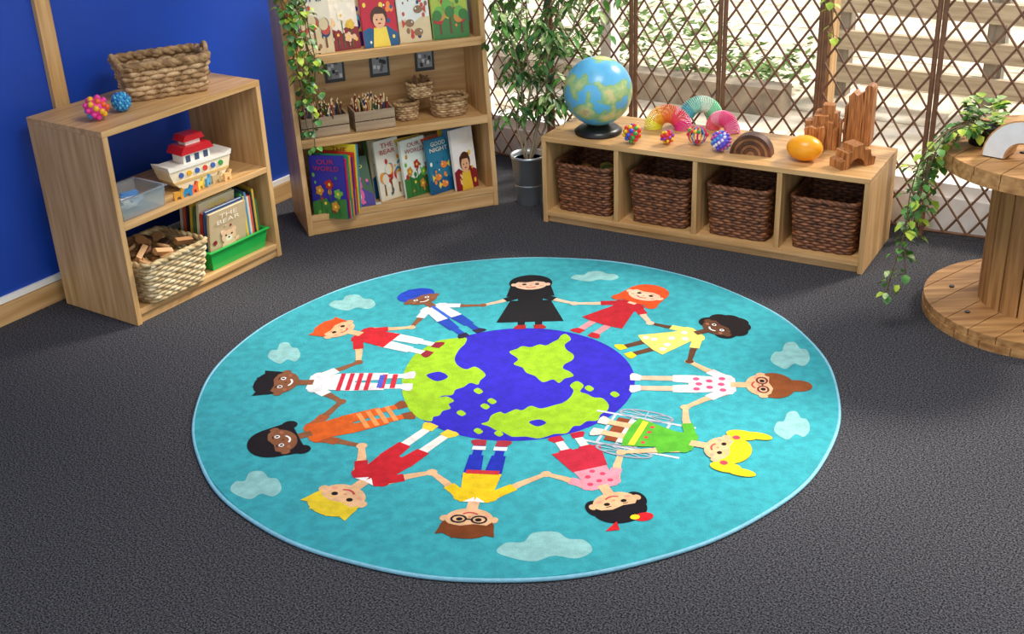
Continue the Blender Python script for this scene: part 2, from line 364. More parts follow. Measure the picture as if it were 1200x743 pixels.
def book(mb,w,h,t,base,pal=None,style=0):
    b=plain(base,.4)
    mb.box(0,w,0,.0022,0,h,b); mb.box(0,w,t-.0022,t,0,h,b); mb.box(-.001,.002,0,t,0,h,b); mb.box(.002,w-.004,.0022,t-.0022,.003,h-.003,PAGE)
    if pal: cover(mb,w,h,base,pal,style)
PALS=[['#3a7a3a','#b02a2a','#c88a3a','#6ab04a'],['#8a1f28','#fff2dc','#f0c8a0','#e8c040'],['#d8c8a0','#1f3a6a','#8a6a4a','#c04a3a'],['#1a5a8a','#fff8e0','#f08a3a','#f0d850'],['#3a2a8a','#f8e850','#e85a9a','#5ac8e0'],['#e8e0c8','#c0302a','#3a8aa8','#e89a3a']]
GRN=mat('green_plastic','#1fae4a',.35,var=.08)
q=SF@Vector((.535,.16,0)); m=MB(); tray(m,.30,.30,.075,GRN)
bc=['#c8b08a','#3a5a8a','#c03a2a','#e8d8b0','#4a7a4a','#e0b840','#2a2a3a','#d85a3a','#dcd8c8','#5a8ab0','#e8c840','#3a8a5a']
for i in range(9):
    m.M=T(-.135,-.125+i*.018,.006,.0,0,0)@Matrix.Rotation(.14-.0*i,4,'X'); book(m,random.uniform(.18,.2),random.uniform(.22,.26),.012,bc[i],PALS[(i+1)%6],i)
for i in range(8):
    m.M=T(.065+i*.0105,-.125,.006,1.45-.02*i); book(m,.2,random.uniform(.19,.25),.009,bc[11-i],PALS[(i+2)%6],i+2)
m.M=Matrix(); m.build('book_tray',(q.x,q.y,.0575),SA)
# ---------------- bookcase ----------------
KX,KY,KA,KW,KD,KH=-.828,1.341,.337,.837,.32,.97
KF=frame(KX,KY,KA); KFi=KF.inverted()
def fy(z): return 0 if z<.1 else (z-.1)/(KH-.1)*.09
m=MB(); t=.02
for x in (0,KW-t): m.prism([(0,0),(KD,0),(KD,KH),(fy(KH),KH),(0,.1)],'x',x,x+t,OAKZ)
m.box(t,KW-t,KD-.012,KD,0,KH-.02,OAKX)
m.box(t,KW-t,.004,KD-.012,.04,.06,OAKX); m.box(t,KW-t,.004,.022,0,.04,OAKX)
m.box(t,KW-t,.0,.016,.06,.085,OAKX)
for z in (.365,.69):
    y=fy(z); m.box(t,KW-t,y,KD-.012,z,z+.02,OAKX); m.box(t,KW-t,y,y+.014,z+.02,z+.035,OAKX)
m.build('bookcase',(KX,KY,0),KA,bevel=.0015)
m=MB()
disp=[(.075,.145,.27,'#e8e0cc',2,2),(.185,.15,.25,'#f2ead8',1,1),(.345,.145,.26,'#c01f38',3,3),(.50,.135,.26,'#dfe6e0',4,2),(.64,.155,.25,'#a9c04a',2,0)]
for i,(x,w,h,c,s,pi_) in enumerate(disp):
    m.M=T(x,.15+.012*(i%2),.711,random.uniform(-.08,.08),-.2); book(m,w,h,.012,c,PALS[pi_],s)
    m.M=T(x+.03,.205,.711,0,-.15); book(m,w*.95,h*1.02,.012,bc[(i*2+1)%12],PALS[(i+3)%6],i+1)
for i in range(8):
    m.M=T(.04+i*.013,.045+.012*i,.061,-.72-.03*i,-.1,-.05); book(m,.16,random.uniform(.24,.29),.009,['#2a2a9a','#d02a5a','#2a9a6a','#f0a820','#5a2a8a','#d8402a','#e8d840','#3a9ac0'][i],PALS[i%6],i+1)
m.M=T(.165,.055,.061,.05,-.42); book(m,.145,.22,.012,'#2f5a3a',PALS[4],0)
for i,(x,w,h,c,s,p_) in enumerate([(.345,.125,.26,'#ece8d8',2,5),(.455,.13,.25,'#e8f2e6',1,0),(.565,.125,.24,'#2a7a9a',4,3),(.675,.12,.27,'#f2eeea',3,1)]):
    m.M=T(x,.10-.01*i,.061,.35,-.12); book(m,w,h,.012,c,PALS[p_],s)
    for j in range(2): m.M=T(x-.015-.012*j,.15+.035*j-.01*i,.061,.3,-.1); book(m,w,h*(.98-.03*j),.012,bc[(i*2+3+j)%12],PALS[(i+3+j)%6],i+j)
m.M=T(.27,.035,.061,.1,-1.45); book(m,.07,.05,.003,'#e8e8e0',None)
m.M=Matrix(); m.build('picture_books',(KX,KY,0),KA)
m=MB()
for x in (.24,.435,.635):
    m.box(x-.042,x+.042,KD-.02,KD-.0125,.55,.66,plain('#38383a',.4)); m.box(x-.032,x+.032,KD-.0215,KD-.02,.565,.645,plain('#9c9ca0'))
    for j in range(9): m.M=T(x+random.uniform(-.024,.024),KD-.0216-.0002*j,.605+random.uniform(-.03,.03)); m.box(-.006,.006,-.0004,0,-.008,.008,plain(random.choice(['#303030','#e8e8e8','#6a6a6a']))); m.M=Matrix()
m.build('photo_cards',(KX,KY,0),KA)
GW=wood('grey_crate','#b8a488','#85705a','x',.7)
for (x,w,y) in ((.125,.20,.13),(.335,.17,.13)):
    m=MB(); h=.085; d=.13
    for k in range(2):
        z=k*.043+.002
        m.box(-w/2,w/2,-d/2,-d/2+.008,z,z+.038,GW); m.box(-w/2,w/2,d/2-.008,d/2,z,z+.038,GW)
        m.box(-w/2,-w/2+.008,-d/2+.008,d/2-.008,z,z+.038,GW); m.box(w/2-.008,w/2,-d/2+.008,d/2-.008,z,z+.038,GW)
    m.box(-w/2+.008,w/2-.008,-d/2+.008,d/2-.008,.002,.008,GW); m.box(-.004,.004,-d/2+.01,d/2-.01,.01,h,GW)
    for i in range(70):
        c=random.choice(['#8a2a22','#6a4a30','#3a5a3a','#c8a060','#2a3a6a','#a04030','#d8c8a0'])
        a=(random.uniform(-w/2+.015,w/2-.015),random.uniform(-d/2+.015,d/2-.015),.012); b=(a[0]+random.uniform(-.02,.02),a[1]+random.uniform(-.02,.02),random.uniform(.09,.13))
        m.tube([a,b],.0042,plain(c),n=6); m.tube([b,(b[0],b[1],b[2]+.01)],[.004,.0006],plain('#e0c090'),n=6)
    p=KF@Vector((x+.01,y+.02,.386)); m.build('pencil_crate',p,KA)
for (x,y,w,h,z) in ((.505,.18,.11,.07,.386),(.69,.17,.17,.075,.386),(.575,.2,.12,.06,.47)):
    m=MB(); basket(m,w,w*.8,h,WL,WL2,rows=7,stakes=22,inner=WLI,taper=.85,rc=w*.3,amp=.003)
    if z>.4:
        for i in range(10): m.tube([(random.uniform(-.03,.03),random.uniform(-.02,.02),.01),(random.uniform(-.04,.04),random.uniform(-.03,.03),.09)],.004,plain('#6a4a30'),n=6)
    p=KF@Vector((x,y,z)); m.build('small_basket',p,KA)
# ---------------- bench toys ----------------
SEA=mat('globe_sea','#3f9ed0',.3)
nt=SEA.node_tree; b=nt.nodes['Principled BSDF']; tc=nt.nodes.new('ShaderNodeTexCoord'); n=nt.nodes.new('ShaderNodeTexNoise'); n.inputs['Scale'].default_value=9; n.inputs['Detail'].default_value=6
mp=nt.nodes.new('ShaderNodeMapping'); mp.inputs['Location'].default_value=(.37,.1,.2); nt.links.new(tc.outputs['Object'],mp.inputs[0])
cr=nt.nodes.new('ShaderNodeValToRGB'); nt.links.new(mp.outputs[0],n.inputs['Vector']); nt.links.new(n.outputs['Fac'],cr.inputs[0]); nt.links.new(cr.outputs[0],b.inputs['Base Color'])
E=cr.color_ramp.elements; E[0].position=.0; E[0].color=lin('#2f8cc8'); E[1].position=.51; E[1].color=lin('#62b4e0')
for ps,c in ((.515,'#7fb07a'),(.57,'#a9c486'),(.63,'#dccf92'),(.7,'#c89a68')):
    e=E.new(ps); e.color=lin(c)
p=hz(702,158,BH); m=MB(); R_=.138
m.lathe([(.095,0),(.098,.012),(.08,.026),(.05,.032),(.04,.045)],DARK,n=32)
m.sphere((0,0,.035+R_),R_,SEA,n=48)
m.build('globe',(p.x,p.y+.03,BH+.0005))
knob_ball('sensory_ball',741,157,BH,.038,['#d8302a','#e8c020','#2a5ad0','#3aa04a'],30,.4)
knob_ball('sensory_ball',782,161,BH,.028,['#d8302a','#e8c020','#8a3ac0'],26,.4)
knob_ball('sensory_ball',845,165,BH,.043,['#5a4ad0','#d05a9a','#48a0e0','#e0e0f0'],60,.25,'#6a5ad0')
p=hz(817,170,BH); m=MB()
for k in range(7):
    a=pi*k/7; m.tube([(.036*cos(t_)*cos(a),.036*cos(t_)*sin(a),.04+.036*sin(t_)) for t_ in [2*pi*i/24 for i in range(24)]],.0022,plain(['#d8307a','#e8a020','#3a8ad0'][k%3]),closed=True,n=5)
    m.sphere((.036*cos(a),.036*sin(a),.04),.009,plain(['#e03040','#e8c020','#3a60d0'][k%3],.3),n=10); m.sphere((.03*cos(a+2),.03*sin(a+2),.062),.008,plain(['#3aa050','#e03040','#e8c020'][k%3],.3),n=10)
m.sphere((0,0,.012),.011,plain('#d03040'),n=10); m.build('bead_ball',(p.x,p.y,BH+.0005))
def slinky(name,px,py,R,r,cols,rz,a0=0,a1=pi,turns=34):
    p=hz(px,py,BH); m=MB(); N=turns*14; pts=[]
    for i in range(N+1):
        t_=i/N; A=a0+(a1-a0)*t_; B=2*pi*turns*t_
        c=Vector((R*cos(A),0,R*sin(A))); er=Vector((cos(A),0,sin(A)))
        pts.append(c+er*r*cos(B)+Vector((0,1,0))*r*sin(B))
    k=len(cols); seg=N//k
    for j in range(k): m.tube(pts[j*seg:(j+1)*seg+1],.0022,plain(cols[j],.3),n=4)
    zmin=min(v[2] for v in m.v); m.v=[(v[0],v[1],v[2]-zmin) for v in m.v]
    m.build(name,(p.x,p.y,BH+.0005),rz)
slinky('rainbow_slinky',783,151,.062,.036,['#e83a90','#f0506a','#f08040','#f4b030','#f0ee40'],BA+.2)
slinky('rainbow_slinky',820,145,.062,.033,['#60d8a0','#90e8b8','#e0f8e8','#a0e8d8','#60c8d8'],BA+.6,-.2,pi*.9)
slinky('rainbow_slinky',847,153,.048,.03,['#f080b0','#f05090','#f090b0','#f06070'],BA-.3)
p=hz(881,180,BH); m=MB()
def halfring(mb,r0,r1,d,mt,zc=0,n=20):
    pts=[(r1*cos(pi*i/n),zc+r1*sin(pi*i/n)) for i in range(n+1)]+[(r0*cos(pi*i/n),zc+r0*sin(pi*i/n)) for i in range(n,-1,-1)]
    mb.prism(pts,'y',-d/2,d/2,mt)
for k in range(6): halfring(m,.08-.013*(k+1)+.0015,.08-.013*k,.05-.002*k,[mat('walnut','#6b4028',.5,h2='#3c2114',scale=20),mat('oakmid','#9a6a44',.5,h2='#6a4426',scale=20)][k%2])
m.build('wooden_arch_stacker',(p.x,p.y,BH+.0005),BA+.1)
p=hz(942,188,BH); m=MB(); m.sphere((0,0,.048),.048,mat('orange_gloss','#f9a51a',.3,var=.08),sc=(1.42,1.1,1),n=28); m.build('orange_egg',(p.x,p.y,BH+.0005),BA)
def carved(name,px,py,parts,rz):
    p=hz(px,py,BH); m=MB()
    for (x,y,w,d,h,top) in parts:
        if top=='r':
            pts=[(x-w/2,.0),(x+w/2,0)]+[(x+w/2*cos(pi*i/10),h-w/2+w/2*sin(pi*i/10)) for i in range(11)]
        elif top=='w':
            pts=[(x-w/2,0),(x+w/2,0),(x+w*.46,h*.35),(x+w*.52,h*.7),(x+w*.42,h),(x+w*.1,h*.93),(x-w*.15,h),(x-w*.45,h*.92),(x-w*.38,h*.5)]
        else:
            pts=[(x-w/2,0),(x+w/2,0),(x+w/2,h*.6),(x+w*.38,h*.62),(x+w*.38,h*.8),(x+w*.2,h*.82),(x+w*.2,h),(x-w*.25,h),(x-w*.25,h*.85),(x-w*.5,h*.83)]
        m.prism(pts,'y',y-d/2,y+d/2,DWOOD)
    m.build(name,(p.x,p.y,BH+.0005),rz,bevel=.004)
carved('wooden_tree_blocks',961,173,[(0,.0,.12,.045,.13,'s'),(-.02,-.0465,.08,.045,.1,'w'),(.02,.0465,.10,.045,.16,'s')],BA+.15)
carved('wooden_tower_block',1001,167,[(0,0,.06,.06,.205,'w'),(.0475,.0,.034,.055,.235,'r'),(-.035,.0,.01,.05,.15,'r')],BA)
p=hz(997,191,BH); m=MB()
pts=[(-.075,0),(-.04,0)]+[(.035*cos(pi-pi*i/8)-.005,.035*sin(pi*i/8)) for i in range(9)]+[(.07,0),(.075,.03),(.055,.035),(.05,.06),(.025,.062),(.02,.085),(-.02,.08),(-.022,.062),(-.05,.06),(-.052,.035),(-.075,.03)]
m.prism(pts,'y',-.035,.035,DWOOD); m.build('wooden_bridge_block',(p.x,p.y-.02,BH+.0005),BA+.9,bevel=.003)
# ---------------- spool table ----------------
CX,CY,RAD=1.775,.34,.362
m=MB()
def plankdisc(mb,R,z0,z1,pw,rot,mt):
    M0=mb.M.copy(); mb.M=M0@Matrix.Rotation(rot,4,'Z')
    y=-R
    while y<R-.001:
        a,b_=y+.0015,min(R,y+pw)-.0015; n=6
        right=[]; left=[]
        for i in range(n+1):
            yy=a+(b_-a)*i/n; xx=sqrt(max(1e-6,R*R-yy*yy)); right.append((xx,yy)); left.append((-xx,yy))
        mb.prism(right+left[::-1],'z',z0,z1,mt); y+=pw
    mb.M=M0
plankdisc(m,RAD,0,.026,.095,.5,PINE); plankdisc(m,RAD-.003,.0265,.052,.095,.5+.15,PINE)
plankdisc(m,RAD,.535,.56,.095,.2,PINE); plankdisc(m,RAD,.5605,.588,.095,.75,PINE)
for k in range(18):
    a=2*pi*k/18; m.M=T(.172*cos(a),.172*sin(a),0,a+pi/2); m.box(-.029,.029,-.01,.01,.052,.535,PINEZ)
m.M=Matrix()
for k in range(8):
    a=2*pi*k/8+.3; m.lathe([(.011,.588),(.011,.590),(.006,.592)],DARK,n=10,c=(.14*cos(a),.14*sin(a),0)); m.lathe([(.009,.052),(.009,.056)],DARK,n=10,c=(.27*cos(a),.27*sin(a),0))
m.build('cable_spool_table',(CX,CY,0),0)
p=hz(1196,190,.588); m=MB()
PB=mat('pale_block','#dfe4e6',.4,var=.08)
halfring(m,.055,.13,.09,LWOOD); halfring(m,.06,.125,.094,PB); m.build('arch_block',(p.x+.03,p.y+.02,.5925),-.75,bevel=.002)
# ---------------- plants ----------------
LG=mat('leaf_green','#6aa648',.45,h2='#356a28',scale=18); LG2=mat('leaf_variegated','#d4e2a0',.45,h2='#6a9a48',scale=60); LD=mat('leaf_dark','#45783c',.45,h2='#23502a',scale=20); STEM=mat('stem','#6a5a38',.7,var=.3); LY=mat('leaf_lime','#bcd048',.45,h2='#86a832',scale=25)
def leaf(mb,c,d,up,l,w,mt):
    d=Vector(d).normalized(); s=d.cross(Vector(up)); 
    if s.length<.01: s=Vector((1,0,0))
    s.normalize(); n=s.cross(d); c=Vector(c)
    vs=[c,c+d*l*.35+s*w*.5+n*w*.15,c+d*l*.7+s*w*.38+n*w*.1-n*l*.03,c+d*l-n*l*.12,c+d*l*.7-s*w*.38+n*w*.1-n*l*.03,c+d*l*.35-s*w*.5+n*w*.15,c+d*l*.4,c+d*l*.72-n*l*.04]
    mb.add(vs,[(0,1,6),(1,2,7,6),(2,3,7),(3,4,7),(4,5,6,7),(5,0,6)],mt,True)
def vine(mb,pts,nleaf,l,w,mts,spread=.03):
    P=[Vector(p) for p in pts]; Q=[]
    for i in range(len(P)-1):
        a=P[max(i-1,0)];b_=P[i];c=P[i+1];d=P[min(i+2,len(P)-1)]
        for k in range(8):
            t_=k/8; Q.append(.5*((2*b_)+(c-a)*t_+(2*a-5*b_+4*c-d)*t_*t_+(3*b_-a-3*c+d)*t_**3))
    Q.append(P[-1]); mb.tube(Q,.0022,STEM,n=5)
    for i in range(nleaf):
        q=Q[int(random.random()*(len(Q)-1))]; a=random.uniform(0,2*pi)
        d=Vector((cos(a),sin(a),random.uniform(-.9,.3))); st_=q+d*random.uniform(.005,spread)
        mb.tube([q,st_],.001,STEM,n=4); k=random.uniform(.6,1.15); leaf(mb,st_,d+Vector((0,0,-.5)),(0,0,1),l*k,w*k,random.choice(mts))
PX,PY=.10,1.63
MET=mat('galvanised','#b8c0c6',.35,var=.15,scale=12,metal=.8)
m=MB(); m.lathe([(.052,0),(.055,.004),(.074,.21),(.078,.212),(.078,.222),(.072,.222),(.07,.2)],MET,n=36); m.lathe([(.066,.195),(.064,.2)],plain('#3a2a1c'),n=24)
m.lathe([(.063,.085),(.066,.09),(.0645,.095)],MET,n=36,caps=False)
random.seed(3)
for k in range(6):
    a=k*1.05; base=(.012*cos(a),.012*sin(a),.2); top=Vector((.18*cos(a)+.10,.10*sin(a)+.03,random.uniform(.95,1.2)))
    pts=[Vector(base).lerp(top,q/6)+Vector((.02*sin(q*1.7+k),.02*cos(q*1.3+k),0))*(q>0) for q in range(7)]
    m.tube(pts,[.006-.0006*q for q in range(7)],mat('bark','#9a8a70',.8,var=.3),n=6)
    for j in range(19):
        t_=random.uniform(.15,1); i=int(t_*5.99); o=pts[i].lerp(pts[min(i+1,6)],t_*6-i)
        b_=random.uniform(0,2*pi); L=random.uniform(.06,.2); 
        if cos(b_)<-.3: L*=.5
        e=o+Vector((L*cos(b_),L*.6*sin(b_),random.uniform(.0,.1))); e2=e+Vector((.04*cos(b_),.04*sin(b_),-.06))
        m.tube([o,o.lerp(e,.6)+Vector((0,0,.02)),e,e2],.0016,STEM,n=4)
        for g in range(7):
            s_=random.uniform(.25,1); q=o.lerp(e,s_*.9) if g<5 else e.lerp(e2,random.random())
            c=random.uniform(0,2*pi); leaf(m,q,(cos(c)*.7,sin(c)*.7,-random.uniform(.3,1)),(0,0,1) if abs(cos(c))>.2 else (1,0,0),random.uniform(.05,.075),random.uniform(.022,.03),random.choice([LG,LG,LD,LG2]))
m.build('potted_ficus',(PX,PY,0),0)
m=MB(); random.seed(5)
for k in range(7):
    x=.0+.013*k; y=-.02-.01*(k%3); L=[.50,.36,.55,.3,.46,.25,.35][k]
    pts=[(x+.03,.16,KH+.01),(x,.07+.0*k,KH+.02),(x+random.uniform(-.01,.02),y+.04,KH-.04)]+[(x+random.uniform(-.015,.02)+.03*q/5,y+.03*(1-q/5),KH-.04-L*q/5) for q in range(1,6)]
    vine(m,pts,44,.034,.03,[LG,LG,LD,LY],.022)
m.build('hanging_ivy',(KX,KY,0),KA)
m=MB(); random.seed(9)
pp=hz(1150,168,.588)-Vector((CX,CY,0))
m.lathe([(.04,.588),(.052,.645),(.056,.645),(.052,.65),(.046,.64)],DARK,n=24,c=(pp.x,pp.y,.0005))
for k in range(8):
    L=[.42,.3,.48,.2,.36,.25,.15,.1][k]
    ed=hz([1098,1104,1085,1110,1093,1100,1115,1125][k],[182,176,184,170,180,172,165,160][k],.6)-Vector((CX,CY,0))
    mid=pp.lerp(ed,.5); 
    pts=[(pp.x,pp.y,.64),(mid.x,mid.y,.67),(ed.x,ed.y,.625)]+[(ed.x-.02-.012*q+random.uniform(-.012,.012),ed.y+random.uniform(-.012,.012),.60-L*q/4) for q in range(1,5)]
    vine(m,pts,34,.036,.032,[LG,LG,LG2,LY],.03)
for i in range(60):
    a=random.uniform(0,6.28); leaf(m,(pp.x+.04*cos(a),pp.y+.04*sin(a),.65+random.uniform(0,.08)),(cos(a),sin(a),.3),(0,0,1),.04,.035,random.choice([LG,LG2,LY]))
m.build('trailing_ivy',(CX,CY,0),0)
m=MB(); random.seed(12)
for (a,b_,z,z2) in ((xs[4]+.02,xs[4]+.07,1.05,.72),(xs[4]+.0,xs[4]+.5,.98,.97),(xs[2]-.3,xs[2]+.3,.97,.95)):
    pts=[(a+(b_-a)*q/5,-.125+random.uniform(-.01,.01),z+(z2-z)*q/5+random.uniform(-.02,.02)) for q in range(6)]
    vine(m,pts,20,.038,.03,[LY,LY,LG],.02)
room(m,'climbing_vine')
# ---------------- rug ----------------
RZ=.010
rug=MB()
rug.lathe([(.985,0),(.992,.003),(.992,RZ-.002),(.988,RZ)],rugm('#3ba6b2'),n=160)
RIM=mat('rug_binding','#84c4dc',.9,var=.15,scale=60,bump=.5,bscale=300)
rug.tube([((.993+.0025*sin(7*a)+.0015*sin(17*a+1))*cos(a),(.993+.0025*sin(7*a)+.0015*sin(17*a+1))*sin(a),.0056) for a in [2*pi*i/240 for i in range(240)]],.0054,RIM,closed=True,n=8)
LZ=[RZ+.0002]; ST=2.5e-5
def G(p):
    q=hz(p[0],p[1],RZ); return Vector((q.x,q.y))
def rp(pts,c): LZ[0]+=ST; rug.poly([(p[0],p[1],LZ[0]) for p in pts],rugm(c))
def cr2(P,n=6):
    out=[];N=len(P)
    for i in range(N):
        a,b_,c,d=P[i-1],P[i],P[(i+1)%N],P[(i+2)%N]
        for k in range(n):
            t_=k/n; out.append(.5*((2*b_)+(c-a)*t_+(2*a-5*b_+4*c-d)*t_*t_+(3*b_-a-3*c+d)*t_**3))
    return out
def rpx(pts,c,smooth=True):
    P=[G(p) for p in pts]; rp(cr2(P) if smooth else P,c)
def rel(c,ax,rx,ry,col,n=28):
    ax=ax.normalized(); ay=Vector((-ax.y,ax.x)); rp([c+ax*rx*cos(2*pi*i/n)+ay*ry*sin(2*pi*i/n) for i in range(n)],col)
def rline(a,b_,w1,w2,c):
    d=(b_-a).normalized(); s=Vector((-d.y,d.x)); rp([a+s*w1/2,b_+s*w2/2,b_-s*w2/2,a-s*w1/2],c)
CL='#92c8c8'
for (x,y,w,h) in ((697,324,56,13),(413,355,54,20),(333,414,38,27),(926,417,46,34),(928,499,42,36),(300,569,60,36),(638,641,112,38)):
    rpx([(x-w*.5,y+h*.15),(x-w*.4,y-h*.12),(x-w*.22,y-h*.15),(x-w*.12,y-h*.42),(x+w*.12,y-h*.46),(x+w*.25,y-h*.25),(x+w*.42,y-h*.2),(x+w*.5,y+h*.12),(x+w*.34,y+h*.36),(x+w*.1,y+h*.28),(x-w*.1,y+h*.45),(x-w*.32,y+h*.36)],CL)
a_=G((470,450));b_=G((744,452));t_=G((607,385));u_=G((607,517)); gc=(t_+u_)/2; gr=((b_-a_).length+(t_-u_).length)/4
GB='#3026b8'
rel(gc,Vector((1,0)),gr,gr,GB,64)
LM='#96c024'
rpx([(505,403),(516,399),(530,397),(546,396),(545,403),(538,410),(533,420),(536,428),(546,433),(556,430),(564,434),(569,440),(563,446),(560,451),(551,449),(543,454),(534,457),(530,463),(519,464),(512,467),(500,467),(493,470),(478,462),(471,449),(474,435),(480,424),(486,416),(495,410)],LM)
rpx([(471,458),(480,460),(488,464),(500,463),(512,466),(524,465),(532,470),(526,474),(528,479),(519,482),(515,487),(508,489),(505,494),(490,490),(478,478)],LM)
rpx([(597,413),(606,409),(612,406),(622,407),(632,404),(640,405),(648,401),(654,398),(658,393),(664,392),(669,398),(662,404),(664,410),(672,416),(671,422),(662,427),(660,432),(668,436),(672,441),(662,444),(655,449),(648,445),(636,448),(627,441),(617,437),(612,431),(602,427),(607,421)],LM)
rpx([(564,497),(572,494),(576,487),(586,483),(592,485),(604,480),(612,481),(622,476),(634,479),(650,475),(660,472),(668,466),(672,458),(668,452),(676,447),(684,452),(680,459),(688,462),(696,466),(706,467),(713,474),(712,481),(704,486),(700,493),(688,494),(680,499),(672,500),(664,508),(650,509),(632,514),(616,512),(600,512),(590,507),(580,504),(573,500)],LM)
for (x,y) in ((560,458),(568,476),(576,470),(584,508),(560,505),(540,484),(690,455),(720,462)):
    rpx([(x-5,y),(x,y-3),(x+6,y+1),(x+1,y+4)],LM)
rpx([(500,440),(515,436),(525,442),(512,447)],GB); rpx([(620,495),(632,492),(640,496),(630,500)],GB)
base_l=LZ[0]
SK='#e6b68a'; SKP='#eac2a4'; BR='#8a573a'; DK='#5f3c28'
def kid(i,F,H,hands,skin=SK,hair='#2a1a14',top='#c8202a',sleeve=None,bot='#2a3ab0',leg=None,shoe='#222222',dress=False,back=None,rs=1.0,extra=None,hairfn=None,collar=None,cut=.18):
    LZ[0]=base_l+(i%2)*ST/2
    o=G(F);a=G(H)-o;L=a.length;v=a/L;u=Vector((v.y,-v.x))
    P=lambda x,y:o+u*x*L+v*y*L
    Q=lambda pts,c:rp([P(*p) for p in pts],c)
    E=lambda x,y,rx,ry,c:rel(P(x,y),u,rx*L,ry*L,c)
    sleeve=sleeve or top; leg=leg or skin
    if back: back(P,Q,E,L)
    for hp_ in hands:
        hw=G(hp_); s=1 if (hw-o).dot(u)>0 else -1
        sh=P(s*.11,.72); mid=sh.lerp(hw,.5)+v*(-.02*L); rline(sh,mid,.075*L,.06*L,skin); rel(mid,u,.031*L,.031*L,skin); rline(mid,hw,.06*L,.042*L,skin); rel(hw,u,.038*L,.038*L,skin)
        e_=sh.lerp(mid,.8); rline(P(s*.07,.73),e_,.09*L,.09*L,sleeve); rel(sh,u,.045*L,.045*L,sleeve)
    for s in (-1,1):
        Q([(s*.04,.42),(s*.12,.42),(s*.115,.03),(s*.05,.03)],leg); Q([(s*.035,.05),(s*.12,.055),(s*.15,.01),(s*.155,-.02),(s*.12,-.035),(s*.04,-.03)],shoe)
    if dress: Q([(-.22,.26),(-.1,.235),(.1,.235),(.22,.26),(.12,.6),(.14,.74),(.1,.78),(-.1,.78),(-.14,.74),(-.12,.6)],top)
    else:
        for s in (-1,1): Q([(s*.005,.48),(s*.14,.48),(s*.135,cut),(s*.03,cut)],bot)
        Q([(-.14,.42),(.14,.42),(.12,.62),(.14,.74),(.1,.78),(-.1,.78),(-.14,.74),(-.12,.62)],top)
    Q([(-.04,.74),(.04,.74),(.04,.88),(-.04,.88)],skin)
    if collar: Q([(-.08,.78),(-.01,.72),(0,.77)],collar); Q([(.08,.78),(.01,.72),(0,.77)],collar)
    if extra: extra(P,Q,E,L)
    k=rs
    if hairfn: hairfn(P,Q,E,L)
    else: E(0,1.06,.19*k,.155*k,hair)
    E(-.17*k,.98,.03,.035,skin);E(.17*k,.98,.03,.035,skin)
    E(0,.98,.165*k,.125*k,skin)
    Q([(-.165*k,1.0),(-.13*k,1.045),(-.04,1.035),(.05,1.06),(.13*k,1.04),(.165*k,1.0),(.15*k,1.1),(0,1.14),(-.15*k,1.1)],hair)
    for s in (-1,1):
        E(s*.065*k,.985,.023,.02,'#ffffff' if skin in(BR,DK) else '#2a2020'); E(s*.065*k,.985,.012,.013,'#1a1212'); E(s*.11*k,.94,.022,.015,'#e8a088' if skin not in(BR,DK) else '#a8684a')
        rline(P(s*.045*k,1.018),P(s*.085*k,1.018),.008*L,.008*L,hair)
    E(0,.955,.012,.01,'#d8906a' if skin not in(BR,DK) else '#6a3a24')
    for q in range(5):
        x0=-.05+.02*q;f=lambda x:.905+ (x/.05)**2*.02
        rline(P(x0,f(x0)),P(x0+.02,f(x0+.02)),.014*L,.014*L,'#ffffff' if skin in(BR,DK) else '#c8404a')
def stripes(c,y0,y1,n,w=.14):
    def f(P,Q,E,L):
        for j in range(n):
            y=y0+(y1-y0)*j/n; Q([(-w,y),(w,y),(w,y+(y1-y0)/n*.5),(-w,y+(y1-y0)/n*.5)],c)
    return f
def dots(c,pts,r=.022):
    def f(P,Q,E,L):
        for x,y in pts: E(x,y,r,r,c)
    return f
def hijab(P,Q,E,L):
    E(0,1.02,.22,.2,'#17151a'); Q([(-.2,.98),(.2,.98),(.24,.7),(-.24,.7)],'#17151a')
kid(1,(621,384),(622,333),[(566,358),(673,356)],skin=SKP,hair='#17151a',top='#17151a',dress=True,leg='#17151a',shoe='#a02020',hairfn=hijab,
    extra=lambda P,Q,E,L:Q([(-.32,.12),(.32,.12),(.2,.6),(-.2,.6)],'#17151a'))
def longhair(c,w=.23,low=.78):
    def f(P,Q,E,L):
        E(0,1.05,.2,.17,c); Q([(-w,low),(w,low),(.2,1.08),(-.2,1.08)],c); E(-w*.8,low+.02,.06,.06,c); E(w*.8,low+.02,.06,.06,c)
    return f
kid(2,(686,391),(757,345),[(673,356),(762,379)],skin=SKP,hair='#d84e1c',top='#b81f2c',dress=True,leg='#d88a90',shoe='#b81f2a',hairfn=longhair('#d84e1c'))
def afro(P,Q,E,L):
    for x,y in ((-.13,.98),(.13,.98),(-.14,1.1),(.14,1.1),(0,1.2),(-.08,1.17),(.08,1.17),(0,1.08)): E(x,y,.11,.1,'#1c1414')
kid(3,(732,412),(843,384),[(762,379),(808,424)],skin=DK,hair='#1c1414',top='#e2d670',dress=True,leg=DK,shoe='#e0c420',hairfn=afro,extra=dots('#f4f4f0',[(-.08,.35),(.07,.4),(-.02,.5),(.05,.6),(-.06,.66),(.13,.32),(-.14,.3)],.03))
def bun(P,Q,E,L):
    E(0,1.07,.2,.16,'#8a4a24'); E(.0,1.25,.09,.11,'#8a4a24'); Q([(-.15,1.08),(.15,1.08),(.06,1.28),(-.06,1.28)],'#8a4a24')
kid(4,(743,449),(896,452),[(808,424),(803,478)],hair='#8a4a24',top='#ecd4d8',bot='#e8e4e0',leg='#e6b89c',shoe='#d8d0d8',hairfn=bun,cut=.3,extra=dots('#d8527f',[(-.08,.48),(.0,.5),(.08,.48),(-.05,.58),(.05,.58),(-.09,.68),(0,.67),(.09,.68)],.026))
